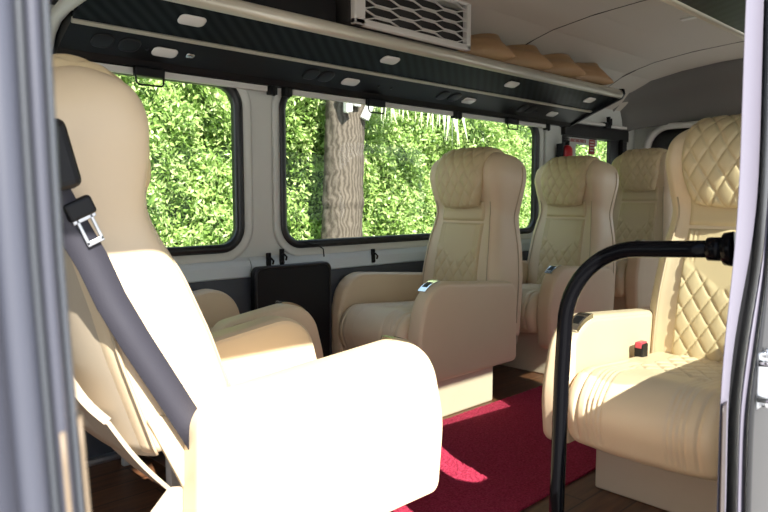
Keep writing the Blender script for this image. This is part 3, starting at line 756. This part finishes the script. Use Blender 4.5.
# curved pale trim at the front end of the rack
arch=[(2.40,1.36),(2.385,1.41),(2.345,1.462),(2.285,1.495),(2.19,1.512),(2.08,1.518),(1.95,1.524),(1.8,1.53)]
verts=[];faces=[]
for i,(y,z) in enumerate(arch):
    t_=Vector(arch[min(i+1,len(arch)-1)])-Vector(arch[max(i-1,0)]); t_.normalize(); nn=Vector((t_.y,-t_.x))*-1
    for x,o in ((.745,-.02),(.742,.015),(.748,.022),(.766,.022),(.772,.015),(.772,-.02)): verts.append((x,y+nn.x*o,z+nn.y*o))
n=6
for j in range(len(arch)-1):
    for i in range(n): faces.append((j*n+i,j*n+(i+1)%n,(j+1)*n+(i+1)%n,(j+1)*n+i))
faces+=[tuple(range(n)),tuple((len(arch)-1)*n+i for i in range(n))]
struct(from_py('trim_33',verts,faces,M['trim'],None,True))
# near side rack
rn=empty('luggage_rack',(3.1,.7,1.5)); tag(rn,'near overhead rack glimpsed at top right, rippled dark panel with champagne edge','luggage rack')
ex('rack_lip',[(.927,1.545),(.943,1.536),(.955,1.540),(.963,1.556),(.963,1.580),(.955,1.592),(.940,1.592),(.930,1.575),(.920,1.572)],1.6,4.3,M['lip'],rn,True)
ex('upper_panel',[(.935,1.548),(.70,1.50),(.445,1.47),(.445,1.485),(.70,1.515),(.935,1.562)],1.6,4.3,M['ripple'],rn)
ex('rack_floor',[(.935,1.570),(.445,1.570),(.445,1.558),(.935,1.558)],1.6,4.3,M['blackpl'],rn)

# ------------------------------------------------------------------ air conditioner on the rack
ac=empty('air_conditioner',(2.06,2.05,1.583)); tag(ac,'air conditioner vent unit with off-white honeycomb grille standing on the overhead rack','air conditioner')
iv=Matrix.Translation(-ac.location)
def acb(name,lo,hi,m,bev=.004): o=box(name,lo,hi,m,None,bev); o.data.transform(iv); o.parent=ac; return o
acb('housing',(1.735,1.99,1.598),(2.44,2.13,1.765),M['ventdark'],.01)
gx0,gx1,gz0,gz1=1.730,2.430,1.584,1.84
bm=bmesh.new(); yb,yf=1.985,1.955
bbox(bm,(gx0,yf,gz0),(gx0+.055,yb,1.81),.006); bbox(bm,(gx1-.028,yf,gz0),(gx1,yb,1.80),.006); bbox(bm,(gx0,yf,gz0),(gx1,yb,gz0+.026),.006); bbox(bm,(gx0,yf,1.780),(gx1,yb,1.80),.006)

bmesh.ops.transform(bm,matrix=iv,verts=bm.verts); from_bm('grille_frame',bm,M['white'],ac)
bm=bmesh.new(); per=.27; rows=10; dz=.0215; a_=.0072
def wv(u):
    u=u%1
    if u<.32: return 1
    if u<.5: return 1-2*(u-.32)/.18
    if u<.82: return -1
    return -1+2*(u-.82)/.18
for r_ in range(rows):
    zb=gz0+.026+.006+r_*dz; sg=1 if r_%2 else -1; xs_=[gx0+.05]; 
    u0=.1
    kn=[]
    for q_ in range(-1,6):
        for uu in (0,.32,.5,.82): kn.append(gx0+(q_+uu-u0)*per)
    kn=[k_ for k_ in kn if gx0+.05<k_<gx1-.024]; kn=[gx0+.05]+kn+[gx1-.024]
    P_=[(k_,zb+a_*sg*wv((k_-gx0)/per+u0)) for k_ in kn]
    for (xa,za),(xb_,zb_) in zip(P_[:-1],P_[1:]):
        h_=.0022; vs=[bm.verts.new((x_,y_,z_)) for x_,zz in ((xa,za),(xb_,zb_)) for y_ in (yf+.002,yf+.010) for z_ in (zz-h_,zz+h_)]
        for f_ in ((0,1,3,2),(4,6,7,5),(0,4,5,1),(2,3,7,6),(1,5,7,3),(0,2,6,4)): bm.faces.new([vs[t_] for t_ in f_])
    if r_<rows-1:
        for q_ in range(0,5):
            for c_ in (.16,.66):
                xc=gx0+(q_+c_-u0)*per
                if not gx0+.06<xc<gx1-.03: continue
                w0=sg*wv(c_); 
                if w0>0: bbox(bm,(xc-.003,yf+.003,zb+a_),(xc+.003,yf+.010,zb+dz-a_))
bmesh.ops.transform(bm,matrix=iv,verts=bm.verts); from_bm('grille',bm,M['white'],ac)
# black locker ahead of it on the rack
tag(box('overhead_locker',(.90,2.02,1.583),(1.690,2.14,1.70),M['blackpl'],None,.006),'black locker box on the overhead rack in front of the honeycomb vent','locker')

# ------------------------------------------------------------------ pillows on the rack
def pillow(xc, rz, ry, label, w=.195, hgt=.050, dpt=.115):
    nu,nv=36,28; verts=[];faces=[]
    for side_ in (1,-1):
        for j in range(nv+1):
            for i in range(nu+1):
                u=-1+2*i/nu; v=-1+2*j/nv
                pu=u*(1-.13*(1-v*v)); pv=v*(1-.22*(1-u*u))
                th=((1-u**4)*(1-v**4))**.5*(1+.04*math.sin(u*5+xc*9)+.05*math.sin(v*6+u*3+xc*5))
                verts.append((pu*w,pv*dpt,side_*hgt*th))
    N_=(nu+1)*(nv+1)
    for s_ in (0,1):
        for j in range(nv):
            for i in range(nu): a=s_*N_+j*(nu+1)+i; faces.append((a,a+1,a+nu+2,a+nu+1))
    o=from_py('pillow',verts,faces,M['pillow']); bm=bmesh.new(); bm.from_mesh(o.data); bmesh.ops.remove_doubles(bm,verts=bm.verts,dist=1e-5); bmesh.ops.recalc_face_normals(bm,faces=bm.faces); bm.to_mesh(o.data); bm.free()
    o.location=(xc,2.155,1.586+hgt*.5+dpt*.50); o.rotation_euler=(math.radians(38),ry,rz)
    loop=[(p[0],p[1],0) for p in [( .92*w*math.copysign(1,1),0)]]
    tag(o,label,'pillow','tan pillows along the overhead rack'); return o
pillow(2.69,-.50,-.10,'tan leather pillow on the rack leaning next to the honeycomb vent')
pillow(3.03,-.50,-.08,'second tan pillow from the honeycomb vent on the overhead rack')
pillow(3.37,-.52,-.10,'third tan pillow from the honeycomb vent, rumpled, on the overhead rack')
pillow(3.71,-.50,-.06,'last tan pillow at the rear end of the overhead rack', w=.19)

# ------------------------------------------------------------------ outdoors: hedge, palm
def hedge():
    xs=np.linspace(0,12,150); zs=np.linspace(-.42,3.0,50); verts=[];faces=[]
    def dy(x,z): return .10*np.sin(x*3.1+z*2)+.07*np.sin(x*7.3-z*5.1)+.05*np.sin(x*15+z*13)
    for z in zs:
        for x in xs: verts.append((x,4.45-dy(x,z),z))
    for z in zs:
        for x in xs: verts.append((x,5.3,z))
    nx=len(xs); nz=len(zs); N_=nx*nz
    for j in range(nz-1):
        for i in range(nx-1):
            a=j*nx+i; faces.append((a,a+1,a+nx+1,a+nx)); faces.append((N_+a,N_+a+nx,N_+a+nx+1,N_+a+1))
    for i in range(nx-1):
        for j in (0,nz-1): a=j*nx+i; faces.append((a,a+1,N_+a+1,N_+a))
    for j in range(nz-1):
        for i in (0,nx-1): a=j*nx+i; faces.append((a,a+nx,N_+a+nx,N_+a))
    root=empty('hedge',(6,4.6,-.42)); tag(root,'tall clipped green hedge in sunlight outside the far windows','hedge')
    core=from_py('hedge_core',verts,faces,M['hedgecore'],root,True); core.data.transform(Matrix.Translation((-6,-4.6,.42)))
    n1=52000; n2=16000
    x=np.r_[1.6+rng.random(n1)*4.6, 6+rng.random(n2)*4.5]; z=np.r_[.25+rng.random(n1)*1.75, .3+rng.random(n2)*1.8]
    n=n1+n2; clump=.06*np.sin(x*11+z*7)+.06*np.sin(x*5-z*15)
    y=4.40-dy(x,z)-clump*.6-rng.random(n)*.20
    ln=.030+.036*rng.random(n); wd=ln*(.28+.16*rng.random(n))
    D=rng.normal(size=(n,3)); D[:,1]-=.5; D[:,2]-=.2; D/=np.linalg.norm(D,axis=1)[:,None]
    Nn=rng.normal(size=(n,3))*.75; Nn[:,1]-=.8; Nn[:,2]+=.7; Nn-=D*np.sum(Nn*D,1)[:,None]; Nn/=np.linalg.norm(Nn,axis=1)[:,None]
    S=np.cross(D,Nn); P=np.c_[x,y,z]; P-=np.array((6,4.6,-.42))
    V=np.empty((n,4,3)); V[:,0]=P; V[:,1]=P+D*(ln*.5)[:,None]+S*(wd*.5)[:,None]+Nn*(wd*.12)[:,None]; V[:,2]=P+D*ln[:,None]; V[:,3]=P+D*(ln*.5)[:,None]-S*(wd*.5)[:,None]+Nn*(wd*.12)[:,None]
    me=bpy.data.meshes.new('foliage'); me.vertices.add(n*4); me.vertices.foreach_set('co',V.ravel())
    me.loops.add(n*6); me.polygons.add(n*2)
    b0=np.arange(n)*4; L=np.c_[b0,b0+1,b0+2,b0,b0+2,b0+3].ravel(); me.loops.foreach_set('vertex_index',L.astype(np.int32))
    me.polygons.foreach_set('loop_start',(np.arange(n*2)*3).astype(np.int32)); me.update(calc_edges=True)
    at=me.attributes.new('tone','FLOAT','POINT'); tone=np.clip(rng.normal(.5,.27,n),0,1); at.data.foreach_set('value',np.repeat(tone,4).astype(np.float32))
    o=link('foliage',me,M['leaf'],root,False); o['kind']='stuff'
hedge()
pt=empty('palm_tree',(3.30,3.95,-.42)); tag(pt,'palm tree with rough brown trunk standing against the hedge outside the long window','palm tree')
prof_=[];n=40; verts=[];faces=[]; H_=3.4; rows_=150
for j in range(rows_+1):
    z=H_*j/rows_; cx=.0+.045*z; r0=.160-.006*z
    ring_=(z/.085)%1; rr_=r0*(1+.03*(1-ring_)+(.05 if 1.28<z<1.34 else 0))
    for k in range(n):
        th=2*PI*k/n; rk_=rr_*(1+.02*math.sin(th*9+z*21)+.015*math.sin(th*17-z*33)+.012*rng.standard_normal()); verts.append((cx+rk_*math.cos(th),rk_*math.sin(th),z))
for j in range(rows_):
    for k in range(n): faces.append((j*n+k,j*n+(k+1)%n,(j+1)*n+(k+1)%n,(j+1)*n+k))
faces+=[tuple(range(n)),tuple(rows_*n+k for k in range(n))]
from_py('trunk',verts,faces,M['bark'],pt,True)
for (dx,z0,tw,l) in ((-.10,1.97,-.25,.24),(.06,1.93,.30,.24),(-.02,2.02,.0,.2)):
    bm=bmesh.new(); bbox(bm,(-.032,-.03,0),(.032,.02,l),.012,3)
    for v in bm.verts: v.co.x*=(1-.3*v.co.z/l)
    bmesh.ops.transform(bm,matrix=Matrix.Translation((dx+.07,-.165,z0))@Matrix.Rotation(tw,4,'Y')@Matrix.Rotation(.25,4,'X'),verts=bm.verts)
    from_bm('frond_base',bm,M['stub'],pt)
# drooping fronds
for (ax,ay,az,bx,by,bz,nn) in ((.14,-.10,2.35,.98,-.35,2.22,26),):
    bm=bmesh.new(); A_=Vector((ax,ay,az)); B_=Vector((bx,by,bz)); pts=[A_.lerp(B_,t_)+Vector((0,0,.18*math.sin(PI*t_))) for t_ in np.linspace(0,1,12)]
    tube_bm(bm,pts,[.016-.001*k for k in range(12)],6)
    for k in range(nn):
        t_=.12+.88*k/nn; p=A_.lerp(B_,t_)+Vector((0,0,.18*math.sin(PI*t_)))
        for s_ in (-1,1):
            l=.42+.14*random.random(); d_=Vector((-.25+.6*random.random(),s_*.25*random.random()-.05,-1)).normalized()
            q0=p; wv_=Vector((.016,.004*s_,0)); q1=p+d_*l*.5+Vector((.02,0,.02)); q2=p+d_*l
            v_=[bm.verts.new(c_) for c_ in (q0-wv_*.5,q0+wv_*.5,q1+wv_,q1-wv_,q2)]
            bm.faces.new((v_[0],v_[1],v_[2],v_[3])); bm.faces.new((v_[3],v_[2],v_[4]))
    from_bm('frond',bm,M['frond'],pt)

# ------------------------------------------------------------------ light and camera
sun=bpy.data.lights.new('sun','SUN'); sun.energy=15.0; sun.angle=math.radians(.6); sun.color=(1,.96,.89)
so=bpy.data.objects.new('sun',sun); COL.objects.link(so); so.rotation_euler=Vector((.29,1,-.83)).to_track_quat('-Z','Y').to_euler()
w=bpy.data.worlds.new('sky'); SC.world=w; w.use_nodes=True; bg=w.node_tree.nodes['Background']
tcw=w.node_tree.nodes.new('ShaderNodeTexCoord'); sp=w.node_tree.nodes.new('ShaderNodeSeparateXYZ'); rp=w.node_tree.nodes.new('ShaderNodeValToRGB')
rp.color_ramp.elements[0].position=.0; rp.color_ramp.elements[0].color=(.95,.97,1,1); rp.color_ramp.elements[1].position=.7; rp.color_ramp.elements[1].color=(.50,.68,1,1)
w.node_tree.links.new(tcw.outputs['Generated'],sp.inputs[0]); w.node_tree.links.new(sp.outputs['Z'],rp.inputs['Fac']); w.node_tree.links.new(rp.outputs['Color'],bg.inputs['Color'])
bg.inputs['Strength'].default_value=1.9
cam=bpy.data.cameras.new('camera'); cam.sensor_width=36; cam.lens=667/768*36; cam.clip_start=.02
co=bpy.data.objects.new('camera',cam); COL.objects.link(co); SC.camera=co
th,pp=math.radians(46.1),math.radians(4.97)
co.location=(0,0,.92); co.rotation_euler=Vector((math.cos(th)*math.cos(pp),math.sin(th)*math.cos(pp),-math.sin(pp))).to_track_quat('-Z','Y').to_euler()
cam.dof.use_dof=True; cam.dof.focus_distance=2.3; cam.dof.aperture_fstop=8
vs=SC.view_settings; vs.view_transform='Standard'; vs.look='None'; vs.gamma=1; vs.use_curve_mapping=False; vs.exposure=.08
